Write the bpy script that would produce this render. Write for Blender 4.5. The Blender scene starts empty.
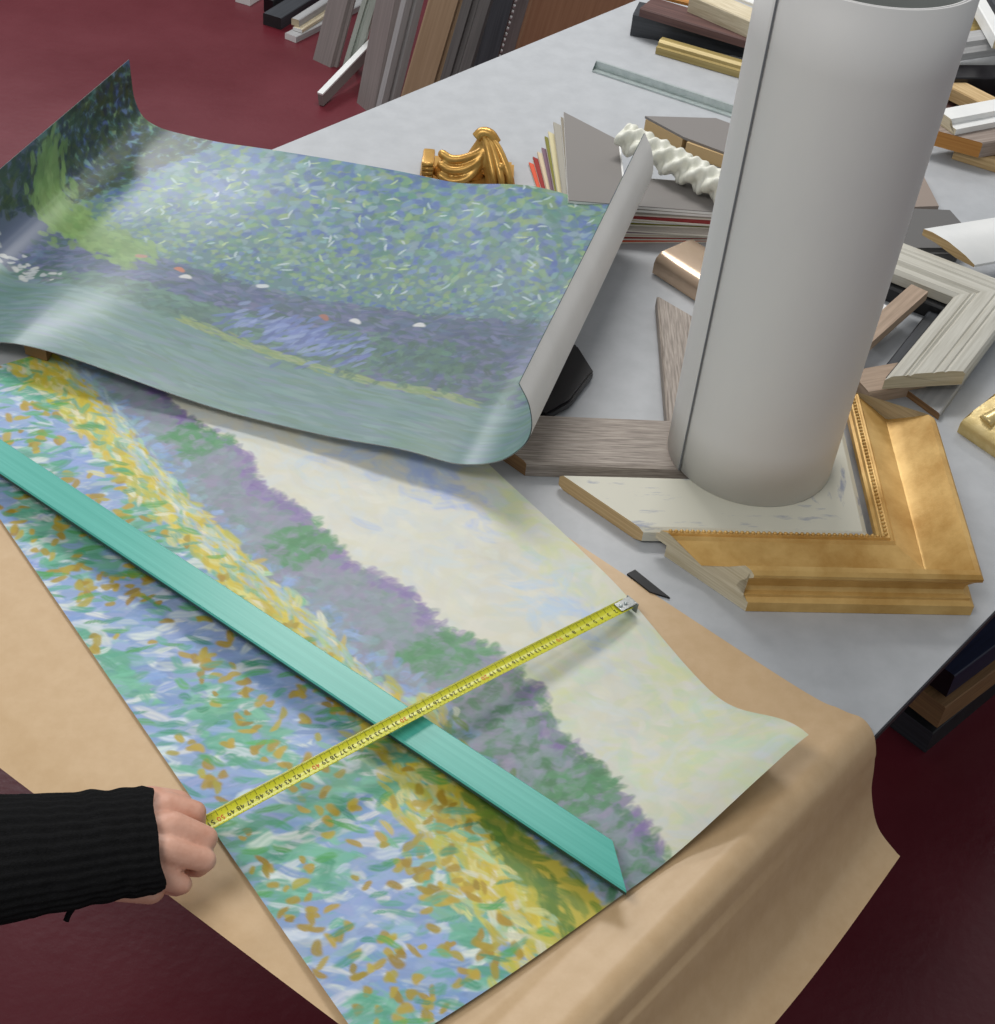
import bpy, bmesh, math, random
import numpy as np
from mathutils import Vector, Matrix, noise as mnoise
random.seed(7); RNG = np.random.default_rng(11)
COL = bpy.context.scene.collection
SC = bpy.context.scene

# ------------------------------------------------------------------ camera, world, lights, exposure
TZ, CH = 0.76, 1.14                       # table top height, camera height above it
F_PX, CX, CY = 1515.0, 497.5, 512.0
PITCH, ROLL = math.radians(41.536), math.radians(6.564)
fw = Vector((0, math.cos(PITCH), -math.sin(PITCH)))
r0 = Vector((1, 0, 0)); u0 = r0.cross(fw)
RT = r0 * math.cos(ROLL) + u0 * math.sin(ROLL)
UP = RT.cross(fw)
CAMPOS = Vector((0, 0, TZ + CH))
cd = bpy.data.cameras.new('camera'); cam = bpy.data.objects.new('camera', cd); COL.objects.link(cam)
cd.sensor_fit = 'HORIZONTAL'; cd.sensor_width = 36; cd.lens = F_PX / 995 * 36; cd.clip_start = 0.02
cam.matrix_world = Matrix(((RT.x, UP.x, -fw.x, 0), (RT.y, UP.y, -fw.y, 0), (RT.z, UP.z, -fw.z, CAMPOS.z), (0, 0, 0, 1)))
SC.camera = cam
SC.view_settings.view_transform = 'Standard'; SC.view_settings.look = 'None'
SC.view_settings.gamma = 1; SC.view_settings.exposure = 0.0
w = bpy.data.worlds.new('room_light'); SC.world = w; w.use_nodes = True
w.node_tree.nodes['Background'].inputs[0].default_value = (0.93, 0.97, 1.0, 1)
w.node_tree.nodes['Background'].inputs[1].default_value = 0.34
def area(name, loc, target, sx, sy, power, col=(1, 1, 1)):
    l = bpy.data.lights.new(name, 'AREA'); l.shape = 'RECTANGLE'; l.size = sx; l.size_y = sy
    l.energy = power; l.color = col
    o = bpy.data.objects.new(name, l); COL.objects.link(o); o.location = loc
    o.rotation_euler = (Vector(target) - Vector(loc)).to_track_quat('-Z', 'Y').to_euler()
    return o
area('ceiling_lamp_over_table', (-0.14, 3.0, 2.75), (-0.14, 2.7, 0), 1.25, 0.45, 35, (1, 0.98, 0.95))
area('ceiling_lamp_back', (-1.95, 5.0, 2.75), (-1.7, 4.4, 0), 1.3, 0.6, 50, (0.97, 0.98, 1))
area('ceiling_lamp_back_right', (1.9, 4.2, 2.75), (1.7, 3.9, 0), 1.3, 0.5, 9, (1, 0.98, 0.96))
area('front_fill_lamp', (-0.85, 0.2, 2.75), (-0.7, 0.4, 0.6), 1.25, 0.5, 21, (1, 0.97, 0.93))  # unseen fill added to brighten the roll's front and the near table

def P(px, py, h=0.0):                     # the point of the room at height h above the table top seen along a pixel
    d = fw + RT * ((px - CX) / F_PX) - UP * ((py - CY) / F_PX)
    t = (h - CH) / d.z
    return CAMPOS + d * t

# ------------------------------------------------------------------ helpers
def lin(h):
    h = h.lstrip('#'); c = [int(h[i:i + 2], 16) / 255 for i in (0, 2, 4)]
    return [x / 12.92 if x <= 0.04045 else ((x + 0.055) / 1.055) ** 2.4 for x in c]
def mat(name, hx, hx2=None, rough=0.6, metal=0.0, scale=(8, 8, 8), coord='Object', lo=0.35, hi=0.65, bump=0.0, bscale=200, spec=0.5, rough2=None, coat=0.0, detail=6):
    m = bpy.data.materials.new(name); m.use_nodes = True
    nt = m.node_tree; b = nt.nodes['Principled BSDF']
    b.inputs['Roughness'].default_value = rough; b.inputs['Metallic'].default_value = metal
    b.inputs['Specular IOR Level'].default_value = spec; b.inputs['Coat Weight'].default_value = coat
    tc = nt.nodes.new('ShaderNodeTexCoord')
    if hx2:
        mp = nt.nodes.new('ShaderNodeMapping'); mp.inputs['Scale'].default_value = scale
        nt.links.new(tc.outputs[coord], mp.inputs[0])
        n = nt.nodes.new('ShaderNodeTexNoise'); n.inputs['Scale'].default_value = 1; n.inputs['Detail'].default_value = detail
        n.inputs['Roughness'].default_value = 0.62
        nt.links.new(mp.outputs[0], n.inputs['Vector'])
        r = nt.nodes.new('ShaderNodeValToRGB')
        r.color_ramp.elements[0].position = lo; r.color_ramp.elements[1].position = hi
        r.color_ramp.elements[0].color = (*lin(hx), 1); r.color_ramp.elements[1].color = (*lin(hx2), 1)
        nt.links.new(n.outputs['Fac'], r.inputs[0]); nt.links.new(r.outputs[0], b.inputs['Base Color'])
        if rough2 is not None:
            q = nt.nodes.new('ShaderNodeMapRange'); q.inputs[3].default_value = rough; q.inputs[4].default_value = rough2
            q.inputs[1].default_value = 0.3; q.inputs[2].default_value = 0.7
            nt.links.new(n.outputs['Fac'], q.inputs[0]); nt.links.new(q.outputs[0], b.inputs['Roughness'])
    else:
        b.inputs['Base Color'].default_value = (*lin(hx), 1)
    if bump:
        n2 = nt.nodes.new('ShaderNodeTexNoise'); n2.inputs['Scale'].default_value = bscale; n2.inputs['Detail'].default_value = 4
        nt.links.new(tc.outputs['Object'], n2.inputs['Vector'])
        bp = nt.nodes.new('ShaderNodeBump'); bp.inputs['Strength'].default_value = bump; bp.inputs['Distance'].default_value = 0.002
        nt.links.new(n2.outputs['Fac'], bp.inputs['Height']); nt.links.new(bp.outputs[0], b.inputs['Normal'])
    return m
def wood(name, a, b, rough=0.6, across=160, along=5, lo=0.35, hi=0.65, metal=0.0, bump=0.0):
    return mat(name, a, b, rough, metal, (along, across, 1), 'UV', lo, hi, bump)

def link(name, me, m, parent=None, smooth=False):
    for x in (m if isinstance(m, list) else [m]): me.materials.append(x)
    o = bpy.data.objects.new(name, me); COL.objects.link(o)
    if smooth:
        me.polygons.foreach_set('use_smooth', [True] * len(me.polygons))
    if parent is not None:
        o.parent = parent
        o.matrix_parent_inverse = parent.matrix_basis.inverted()
    return o
def obj(name, bm, m, parent=None, smooth=False, recalc=True, auto=None):
    if recalc: bmesh.ops.recalc_face_normals(bm, faces=bm.faces)
    me = bpy.data.meshes.new(name)
    if auto is not None:
        for e in bm.edges:
            e.smooth = not (len(e.link_faces) == 2 and e.calc_face_angle(0) > auto)
        smooth = True
    bm.to_mesh(me); bm.free()
    return link(name, me, m, parent, smooth)
def tag(o, label, cat, group=None, kind=None):
    o['label'] = label; o['category'] = cat; o['kind'] = 'thing'
    if group: o['group'] = group
    if kind: o['kind'] = kind
    return o
def thing(name, label, cat, loc, group=None):
    o = bpy.data.objects.new(name, None); COL.objects.link(o); o.location = loc; o.empty_display_size = 0.05
    return tag(o, label, cat, group)
def prism(bm, pts, z0, z1, uvdir=None):   # polygon extruded upward
    a = [bm.verts.new((p[0], p[1], z0)) for p in pts]; b = [bm.verts.new((p[0], p[1], z1)) for p in pts]
    n = len(pts)
    bm.faces.new(a[::-1]); bm.faces.new(b)
    for i in range(n): bm.faces.new((a[i], a[(i + 1) % n], b[(i + 1) % n], b[i]))
def box(bm, c, ax, ay, az, sx, sy, sz, bevel=0):
    vs = []
    for i in (-1, 1):
        for j in (-1, 1):
            for k in (-1, 1):
                vs.append(bm.verts.new(Vector(c) + ax * (i * sx / 2) + ay * (j * sy / 2) + az * (k * sz / 2)))
    fs = [(0, 1, 3, 2), (4, 6, 7, 5), (0, 4, 5, 1), (2, 3, 7, 6), (0, 2, 6, 4), (1, 5, 7, 3)]
    nf = [bm.faces.new([vs[q] for q in f]) for f in fs]
    if bevel:
        es = {e for f in nf for e in f.edges}
        bmesh.ops.bevel(bm, geom=list(es), offset=bevel, segments=2, profile=0.6, affect='EDGES')
def tube(bm, pts, rad, n=12, cap=True, squash=1.0, upv=Vector((0, 0, 1))):
    rings = []
    for i, p in enumerate(pts):
        p = Vector(p)
        t = (Vector(pts[min(i + 1, len(pts) - 1)]) - Vector(pts[max(i - 1, 0)])).normalized()
        s = t.cross(upv)
        if s.length < 1e-4: s = t.cross(Vector((1, 0, 0)))
        s.normalize(); q = s.cross(t)
        r = rad[i] if isinstance(rad, (list, tuple)) else rad
        rings.append([bm.verts.new(p + s * (math.cos(2 * math.pi * k / n) * r) + q * (math.sin(2 * math.pi * k / n) * r * squash)) for k in range(n)])
    for a, b in zip(rings, rings[1:]):
        for k in range(n): bm.faces.new((a[k], a[(k + 1) % n], b[(k + 1) % n], b[k]))
    if cap:
        bm.faces.new(rings[0][::-1]); bm.faces.new(rings[-1])
def bez(p, n=14):                          # Catmull-Rom through points
    p = [Vector(q) for q in p]; p = [2 * p[0] - p[1]] + p + [2 * p[-1] - p[-2]]
    out = []
    for i in range(1, len(p) - 2):
        for k in range(n):
            t = k / n
            out.append(0.5 * ((2 * p[i]) + (p[i + 1] - p[i - 1]) * t + (2 * p[i - 1] - 5 * p[i] + 4 * p[i + 1] - p[i + 2]) * t * t + (3 * p[i] - p[i - 1] - 3 * p[i + 1] + p[i + 2]) * t ** 3))
    out.append(p[-2]); return out

# moulding lengths: profile = closed polygon of (outward u, height h)
def rail(bm, C, d, out, up, prof, s0, k0, s1, k1, cap0=None, cap1=None, cuts=1):
    uvl = bm.loops.layers.uv.verify()
    n = len(prof); rows = []; acc = [0]
    for i in range(1, n + 1):
        a, b = prof[i - 1], prof[i % n]; acc.append(acc[-1] + math.hypot(b[0] - a[0], b[1] - a[1]))
    ro = random.random() * 5
    for j in range(cuts + 1):
        t = j / cuts
        rows.append([(C + d * ((s0 + k0 * u) * (1 - t) + (s1 + k1 * u) * t) + out * u + up * h, ((s0 + k0 * u) * (1 - t) + (s1 + k1 * u) * t)) for u, h in prof])
    vs = [[bm.verts.new(p) for p, s in r] for r in rows]
    for j in range(cuts):
        for i in range(n):
            i2 = (i + 1) % n
            f = bm.faces.new((vs[j][i], vs[j][i2], vs[j + 1][i2], vs[j + 1][i]))
            for lp, (s, a) in zip(f.loops, ((rows[j][i][1], acc[i]), (rows[j][i2][1], acc[i + 1]), (rows[j + 1][i2][1], acc[i + 1]), (rows[j + 1][i][1], acc[i]))):
                lp[uvl].uv = (s + ro, a + ro)
    for cap, row in ((cap0, rows[0]), (cap1, rows[-1])):
        if cap is not None:
            ul = cap.loops.layers.uv.verify()
            f = cap.faces.new([cap.verts.new(p) for p, s in row])
            for lp, (u, h) in zip(f.loops, prof): lp[ul].uv = (u * 0.6 + ro, h + ro)
            bmesh.ops.triangulate(cap, faces=[f])
Z = Vector((0, 0, 1))
def flatdir(a, b):
    v = b - a; v.z = 0; return v.normalized()
def L_corner(name, label, cat, C, d1, l1, l2, prof, m, mcut, side=1, group=None, z0=None, k1=-1, k2=-1, up=Z, extra=None, auto=0.5, d2=None):
    """corner sample: inner corner C, arm 1 along d1, arm 2 along d2 (perpendicular)."""
    if d2 is None: d2 = Vector((-d1.y, d1.x, 0)) * side
    t = thing(name, label, cat, C, group)
    for d, o, l, k in ((d1, -d2, l1, k1), (d2, -d1, l2, k2)):
        bm = bmesh.new(); cp = bmesh.new()
        rail(bm, C, d, o, up, prof, 0, -1, l, k, None, cp)
        obj('rail', bm, m, t, auto=auto); obj('cut_end', cp, mcut, t)
    return t, d2
def stick(name, label, cat, A, d, out, l, prof, m, mcut, group=None, k0=0, k1=0, up=Z, auto=0.5, cuts=1):
    t = thing(name, label, cat, A, group)
    bm = bmesh.new(); c0 = bmesh.new()
    rail(bm, A, d, out, up, prof, 0, k0, l, k1, c0, c0, cuts)
    obj('rail', bm, m, t, auto=auto)
    # two cut ends, each a piece of its own
    comps = bmesh.new(); c0.free()
    for s, k in ((0, k0), (l, k1)):
        c = bmesh.new(); tmp = bmesh.new()
        rail(tmp, A, d, out, up, prof, s, k, s + 0.001, k, c, None); tmp.free()
        obj('cut_end', c, mcut, t)
    comps.free()
    return t

# ------------------------------------------------------------------ materials
M = dict(
    floor=mat('red_painted_concrete', '#581620', '#722c36', 0.26, 0, (1.1, 1.1, 1.1), 'Object', 0.3, 0.72, 0.25, 60, 0.5, 0.42, detail=9),
    table=mat('grey_laminate', '#abaeb2', '#b3b6ba', 0.42, 0, (30, 30, 30), bump=0.03, bscale=500),
    steel=mat('dark_steel', '#3a3c40', '#45474b', 0.45, 0.6),
    kraft=mat('kraft_paper', '#c8a981', '#ceb089', 0.42, 0, (60, 60, 60), bump=0.03, bscale=300),
    white_paper=mat('white_paper', '#d9d8d6', '#dedddb', 0.5, 0, (20, 20, 20)),
    tube_paper=mat('white_roll_paper', '#d6d5d4', '#dbdad8', 0.55, 0, (6, 6, 3), bump=0.04, bscale=400),
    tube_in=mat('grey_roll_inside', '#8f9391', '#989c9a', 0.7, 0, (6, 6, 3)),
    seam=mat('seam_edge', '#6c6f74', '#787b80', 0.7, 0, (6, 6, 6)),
    raw=wood('raw_pine', '#b29263', '#d0b486', 0.7, 260, 12),
    raw_pale=wood('raw_pale_wood', '#b9ab8c', '#d6cbb2', 0.7, 300, 20),
    raw_dark=wood('raw_brown_wood', '#7a5a3c', '#98734c', 0.7, 260, 12),
    raw_pink=wood('raw_pinkish_wood', '#a08a76', '#b8a08b', 0.7, 200, 12),
    raw_orange=wood('raw_orange_wood', '#a8702f', '#bd8743', 0.65, 200, 12),
    gold=mat('gilded_wood', '#b78b45', '#ddb874', 0.46, 0.34, (16, 16, 16), 'Object', 0.32, 0.66, 0.12, 160, 0.5, 0.46, detail=8),
    gold_bright=mat('bright_gilding', '#bd8c42', '#dcb062', 0.32, 0.5, (40, 40, 40), 'Object', 0.3, 0.7, 0.1, 200),
    gold_pale=mat('pale_gilding', '#c9b070', '#dfca94', 0.3, 0.4, (40, 40, 40), 'Object', 0.3, 0.7, 0.1, 200),
    gold_dull=wood('dull_gilding', '#94804a', '#b8a46c', 0.45, 120, 3, metal=0.15),
    cream=wood('cream_wash', '#c3c0b2', '#d6d4c9', 0.55, 130, 6),
    cream_scuffed=mat('cream_wash_scuffed', '#9499a8', '#cfcdbe', 0.5, 0, (16, 60, 30), 'UV', 0.33, 0.43, detail=9),
    groove=wood('grooved_white_wash', '#b9b5a8', '#d2cfc4', 0.55, 160, 8),
    taupe=wood('taupe_limed_wood', '#7f756d', '#aea399', 0.6, 420, 22, 0.38, 0.62),
    taupe2=wood('warm_taupe_wood', '#82736a', '#9f9187', 0.6, 240, 9),
    teal=wood('teal_stain', '#43a596', '#58b5a7', 0.30, 220, 3, 0.3, 0.7),
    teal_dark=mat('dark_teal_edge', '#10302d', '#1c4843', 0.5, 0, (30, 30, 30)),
    black=mat('black_lacquer', '#0e0c10', '#18151a', 0.3, 0, (30, 30, 30)),
    black_matt=mat('matt_black', '#17171a', '#26272a', 0.6, 0, (20, 20, 20)),
    dark_grey=wood('dark_grey_stain', '#585756', '#6b6968', 0.5, 200, 5),
    charcoal=wood('charcoal_stain', '#2b2e33', '#3d4046', 0.45, 200, 5),
    grey_plank=wood('grey_brown_stain', '#817a78', '#938b88', 0.5, 140, 3),
    grey_worn=wood('worn_grey_top', '#77726f', '#8b8785', 0.4, 90, 6),
    grey_light=wood('pale_grey_stain', '#9a9a9b', '#acacac', 0.45, 140, 3),
    champagne=mat('champagne_foil', '#bfa78f', '#cbb49d', 0.26, 0.55, (20, 20, 20)),
    alu=mat('brushed_aluminium', '#b4bfbe', '#c6cfce', 0.34, 0.55, (60, 60, 60)),
    alu_shade=mat('brushed_aluminium_inner', '#7f9390', '#8fa29f', 0.4, 0.5, (60, 60, 60)),
    white_lacq=mat('white_lacquer', '#e6e7e6', '#eeeeec', 0.32, 0, (20, 20, 20)),
    plaster=mat('cream_plaster', '#dcdccd', '#e8e8de', 0.4, 0, (50, 50, 50)),
    brown_board=wood('brown_board', '#9a7155', '#ab8264', 0.6, 60, 3),
    gold_board=wood('tan_gold_board', '#937b60', '#a58d72', 0.5, 140, 3),
    navy=wood('navy_stain', '#141a33', '#202847', 0.4, 160, 4),
    green_white=wood('pale_green_white', '#a9b5ab', '#c5cec6', 0.45, 200, 4),
    rust=wood('brown_stain', '#4a3230', '#664843', 0.55, 160, 5),
    tape=mat('yellow_tape', '#c2c21e', '#cccb2a', 0.28, 0, (20, 20, 20)),
    ink=mat('black_print', '#2c2c14'), ink_red=mat('red_print', '#d0481c'),
    hook=mat('hook_steel', '#8a8d8c', '#9a9d9c', 0.35, 0.7, (60, 60, 60)),
    skin=mat('skin', '#d09880', '#e0b09a', 0.5, 0, (45, 45, 45), 'Object', 0.3, 0.7, 0.2, 260),
    nail=mat('fingernail', '#d2a597', '#d8afa2', 0.3, 0, (40, 40, 40)),
    knit=mat('black_knit', '#070708', '#0f0f11', 0.9, 0, (300, 300, 300), bump=0.6, bscale=700, spec=0.2),
)
def mat_face(name, hx): return mat(name, hx, hx, 0.8, 0, (40, 40, 40), bump=0.05, bscale=800)

# ------------------------------------------------------------------ floor and worktable
FL = 0.0
bm = bmesh.new(); prism(bm, [(-5, -2), (6, -2), (6, 9), (-5, 9)], FL - 0.1, FL)
fl = obj('floor', bm, M['floor']); fl['kind'] = 'structure'
bm = bmesh.new(); prism(bm, [(-5, 8.88), (6, 8.88), (6, 9), (-5, 9)], FL, 3.0)
wb = obj('wall_back', bm, mat('painted_wall', '#b5b3ae', '#bdbbb6', .8, 0, (2, 2, 2))); wb['kind'] = 'structure'
A = Vector((0.6112, 0.7915, 0)); G = Vector((0.7915, -0.6112, 0))
def TG(e, g, h=0.0): return A * e + G * g + Vector((0, 0, TZ + h))
E0, E1, G0, G1 = 0.478, 3.3, -1.571, -0.303
tb = thing('worktable', 'large pale grey laminate worktable covered with posters and moulding samples', 'table', TG(1.8, -0.94, -TZ))
bm = bmesh.new(); prism(bm, [TG(E0, G0), TG(E1, G0), TG(E1, G1), TG(E0, G1)], TZ - 0.012, TZ)
bmesh.ops.bevel(bm, geom=[e for e in bm.edges], offset=0.0015, segments=2, affect='EDGES')
for f in bm.faces: f.material_index = int(f.calc_center_median().z < TZ - .0012)
obj('table_top', bm, [M['table'], M['steel']], tb)
for e in (E0 + 0.12, E1 - 0.12):
    for g in (G0 + 0.12, G1 - 0.12):
        bm = bmesh.new(); box(bm, TG(e, g, -0.012 - (TZ - 0.012) / 2), A, G, Z, 0.05, 0.05, TZ - 0.012, 0.003); obj('leg', bm, M['steel'], tb)
for g in (G0 + 0.12, G1 - 0.12):
    bm = bmesh.new(); box(bm, TG((E0 + E1) / 2, g, -0.047), A, G, Z, E1 - E0 - 0.29, 0.03, 0.07, 0.002); obj('apron', bm, M['steel'], tb)

# ------------------------------------------------------------------ sheets
def grid_sheet(name, nx, ny, fn, m, parent=None, colour=None, flip=False, thick=0):
    xs = np.linspace(0, 1, nx); ys = np.linspace(0, 1, ny)
    X, Y = np.meshgrid(xs, ys)
    co = fn(X, Y).reshape(-1, 3).astype(np.float32)
    i = np.arange(ny - 1)[:, None] * nx + np.arange(nx - 1)[None, :]
    q = np.stack([i, i + 1, i + nx + 1, i + nx], -1).reshape(-1, 4)
    if flip: q = q[:, ::-1]
    me = bpy.data.meshes.new(name)
    me.vertices.add(len(co)); me.vertices.foreach_set('co', co.ravel())
    me.loops.add(q.size); me.loops.foreach_set('vertex_index', q.ravel().astype(np.int32))
    me.polygons.add(len(q)); me.polygons.foreach_set('loop_start', (np.arange(len(q)) * 4).astype(np.int32))
    me.update(calc_edges=True)
    if colour is not None:
        at = me.color_attributes.new('paint', 'FLOAT_COLOR', 'POINT')
        c = np.ones((ny, nx, 4), np.float32); c[..., :3] = colour
        at.data.foreach_set('color', c.ravel())
    return link(name, me, m, parent, smooth=True)
def print_mat(name, rough, coat, crough=0.2):
    m = bpy.data.materials.new(name); m.use_nodes = True; nt = m.node_tree; b = nt.nodes['Principled BSDF']
    a = nt.nodes.new('ShaderNodeVertexColor'); a.layer_name = 'paint'
    nt.links.new(a.outputs[0], b.inputs['Base Color'])
    b.inputs['Specular IOR Level'].default_value = .35; b.inputs['Roughness'].default_value = rough; b.inputs['Coat Weight'].default_value = coat; b.inputs['Coat Roughness'].default_value = crough
    return m
def smooth(x, a, b):
    t = np.clip((x - a) / (b - a), 0, 1); return t * t * (3 - 2 * t)
def stroke(img, cx, cy, ln, wd, ang, col, al=1.0, bris=0.35):
    h, wI = img.shape[:2]; R = int(math.ceil(max(ln, wd))) + 1
    x0, x1, y0, y1 = max(0, int(cx) - R), min(wI, int(cx) + R + 1), max(0, int(cy) - R), min(h, int(cy) + R + 1)
    if x0 >= x1 or y0 >= y1: return
    X = np.arange(x0, x1)[None, :] - cx; Y = np.arange(y0, y1)[:, None] - cy
    c, s = math.cos(ang), math.sin(ang)
    u = (X * c + Y * s) / ln; v = (-X * s + Y * c) / wd
    v = v + 0.35 * np.sin(u * 2.2 + cx)
    d = np.sqrt(u * u + v * v)
    k = al * np.clip((1.05 - d) * 3.0, 0, 1)
    k = k * (1 - bris * (0.5 + 0.5 * np.sin(v * 7 + cx * 1.7 + 1.5 * np.sin(u * 4 + cy))))
    r = img[y0:y1, x0:x1]; r += k[..., None] * (np.array(col) - r)
def pal(*hs): return [np.array(lin(h)) for h in hs]
def jit(c, a=0.12): return np.clip(c * (1 + RNG.normal(0, a)) * (1 + RNG.normal(0, a * 0.4, 3)), 0, 1)
def pick(p): return p[RNG.integers(len(p))]

# ------------------------------------------------------------------ meadow print (flat, lower)
D = Vector((0.6469, -0.7626, 0)); N = Vector((0.7626, 0.6469, 0))
PO = P(625, 600, 0) - D * 0.706 - N * 0.512; PO.z = TZ
LS, LT = 1.0, 0.514
NX, NY = 700, 360
def paint_meadow():
    im = np.zeros((NY, NX, 3)); mx, my = NX / LS, NY / LT
    yl = lambda s: np.interp(s, [0, .02, .167, .292, .422, .517, .755, .835, .93, 1.0], [.135, .137, .158, .160, .172, .185, .210, .205, .195, .195])
    hl = lambda s: np.interp(s, [0, .167, .323, .461, .54, .729, .85, .925, 1.0], [.185, .19, .182, .192, .207, .231, .241, .254, .27])
    sk = lambda s: np.interp(s, [0, .07, .196, .28, .35, .425, .497, .569, .639, .689, .744, .812, .877, .929, 1.0], [.235, .243, .246, .28, .262, .287, .282, .313, .316, .344, .355, .341, .352, .346, .335])
    sky = pal('#d2d1c4', '#d6d5c9', '#cccec6', '#d1ceb9', '#c6cfd2'); blue = pal('#b9cadb', '#a9bce0', '#c3d3dc'); gy = pal('#c9d0ae', '#cfd3a0', '#bccfb6')
    hed = pal('#8e8ca2', '#83929a', '#759088', '#938ea6', '#86949c', '#8e99a2'); hgr = pal('#4f8f5f', '#5b9468', '#4a8457'); pur = pal('#7d6aa0', '#8a78a8')
    yel = pal('#c8b53a', '#d2c045', '#c8b23c', '#b9b84e', '#d5cf8a'); low = pal('#7f9ccb', '#8ea5cf', '#98acd2', '#6faf98', '#5ea389', '#7ab89f', '#b0bfc9', '#89b0b8'); och = pal('#ab9330', '#b59e38', '#a3882a', '#afa040')
    wht = pal('#d5dcd8', '#c9d6dc')
    S, T = np.meshgrid(np.linspace(0, LS, NX), np.linspace(0, LT, NY))
    im[:] = np.array(lin('#8aa8c8'))
    im[T > yl(S) - .02] = lin('#c0b24a'); im[T > hl(S)] = lin('#8a8fa0'); im[T > sk(S)] = lin('#d0cfc2')
    # clouds and sky
    spots = [(.31, .41, .07, blue), (.456, .441, .045, pal('#9fb0e0', '#a8bbe2')), (.69, .47, .03, blue), (.66, .433, .035, pal('#b5cadd')), (.38, .46, .06, blue), (.15, .36, .05, blue)]
    for _ in range(3800):
        s, t = RNG.uniform(0, LS), RNG.uniform(.23, LT + .01)
        if t < sk(s) + .004: continue
        c = pick(sky); al = .5
        for a, b, r, p in spots:
            q = math.hypot((s - a) * .8, (t - b) * 1.4) / r
            if RNG.random() < math.exp(-q * q) * .8: c = pick(p)
        if t > .47 + .02 * math.sin(s * 19) - .12 * max(0, s - .62) and RNG.random() < .55: c = pick(gy)
        if s > .72 and RNG.random() < .3: c = pick(gy)
        stroke(im, s * mx, t * my, RNG.uniform(8, 20), RNG.uniform(3, 7), RNG.normal(.5, .7), jit(c, .03), al)
    # hedge band, soft strokes
    for _ in range(4200):
        s = RNG.uniform(0, LS); a, b = hl(s), sk(s); t = RNG.uniform(a - .004, b + .005)
        f = (t - a) / (b - a); c = pick(hed)
        lump = math.sin(s * 31) + math.sin(s * 57 + 1) * .7
        if f > .35 and lump > .5 and RNG.random() < .75: c = pick(hgr)
        elif f > .85 and RNG.random() < .6: c = pick(pur)
        elif f < .3 and RNG.random() < .4: c = pick(pal('#7fa0d0', '#92acd8', '#8fb0b8'))
        if s > .72 and RNG.random() < .35: c = pick(hgr) * .8
        stroke(im, s * mx, t * my, RNG.uniform(4, 9), RNG.uniform(2.5, 5), RNG.normal(1.3, .6), jit(c, .06), .6)
    # lower meadow
    for _ in range(5200):
        s = RNG.uniform(0, LS); t = RNG.uniform(0, yl(s))
        n = mnoise.noise(Vector((s * 7, t * 14, 3)))
        c = pick(low[3:6]) if n > .08 else pick(low[:3])
        if RNG.random() < .22: c = pick(low)
        if RNG.random() < .16: c = pick(wht)
        stroke(im, s * mx, t * my, RNG.uniform(6, 15), RNG.uniform(2, 5), RNG.normal(1.1, .4), jit(c, .07), .85)
    # bright path of blossom
    for _ in range(3000):
        s = RNG.uniform(0, LS); t = yl(s) + RNG.normal(0, .010 + .013 * (s > .7))
        c = pick(yel) if RNG.random() < .72 else pick(pal('#6fae86', '#a6c7a0', '#d9d8c0', '#7fb39a'))
        if s > .74 and t > yl(s) + .012: c = pick(pal('#5a7d35', '#6f8a34', '#8a9440'))
        stroke(im, s * mx, t * my, RNG.uniform(5, 12), RNG.uniform(2, 4), RNG.normal(.15, .4), jit(c, .07), .85)
    for _ in range(420):
        s = RNG.uniform(0, LS); t = hl(s) - RNG.uniform(-.004, .02)
        if s > .75: continue
        stroke(im, s * mx, t * my, RNG.uniform(6, 12), 1.5, RNG.normal(.12, .2), jit(pick(pal('#9fbdca', '#93aed0', '#b9cac6', '#8fb8ae')), .05), .5)
    # ochre petals
    for _ in range(620):
        s = RNG.uniform(0, LS); t = RNG.uniform(.005, yl(s)) ; 
        if (mnoise.noise(Vector((s * 9, t * 16, 8))) < .0 and RNG.random() < .85) or (s < .62 and RNG.random() < .4): continue
        for _k in range(RNG.integers(1, 3)):
            stroke(im, s * mx + RNG.normal(0, 4), t * my + RNG.normal(0, 3), RNG.uniform(2.5, 7.5), RNG.uniform(2, 4.2), RNG.uniform(0, 3.1), jit(pick(och), .08), .95, .1)
    for _ in range(260):
        s = RNG.uniform(0, LS); t = RNG.uniform(0, yl(s))
        stroke(im, s * mx, t * my, RNG.uniform(5, 13), RNG.uniform(1.5, 4), RNG.normal(1.1, .3), jit(pick(pal('#3f9470', '#4fa04e', '#5aa68a')), .08), .8)
    return np.clip(im, 0, 1)
def meadow_fn(X, Y):
    s = X * LS; t = Y * LT
    e = smooth(s, .70, 1.0); tt = t / LT
    z = 0.004 + e * e * (0.004 + 0.012 * smooth(tt, .58, 1.05)) + smooth(s, .84, 1.0) ** 1.6 * (0.050 * smooth(tt, .56, 1.05) ** 1.4)
    z = z + 0.0035 * smooth(t, .46, .51) * smooth(s, .45, .6)
    s = s * (1.008 - .024 * smooth(tt, .1, 1.0) * smooth(s, .8, 1))
    t = t * (1 - .040 * smooth(s, .66, .90))
    p = np.array(PO)[None, None, :] + s[..., None] * np.array(D) + t[..., None] * np.array(N)
    p[..., 2] = TZ + z
    return p
fp = grid_sheet('flower_meadow_print', NX, NY, meadow_fn, print_mat('meadow_print_ink', .45, .0), colour=paint_meadow())
tag(fp, 'unframed art print of a flowering meadow under pale sky lying flat on brown paper', 'poster')

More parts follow.
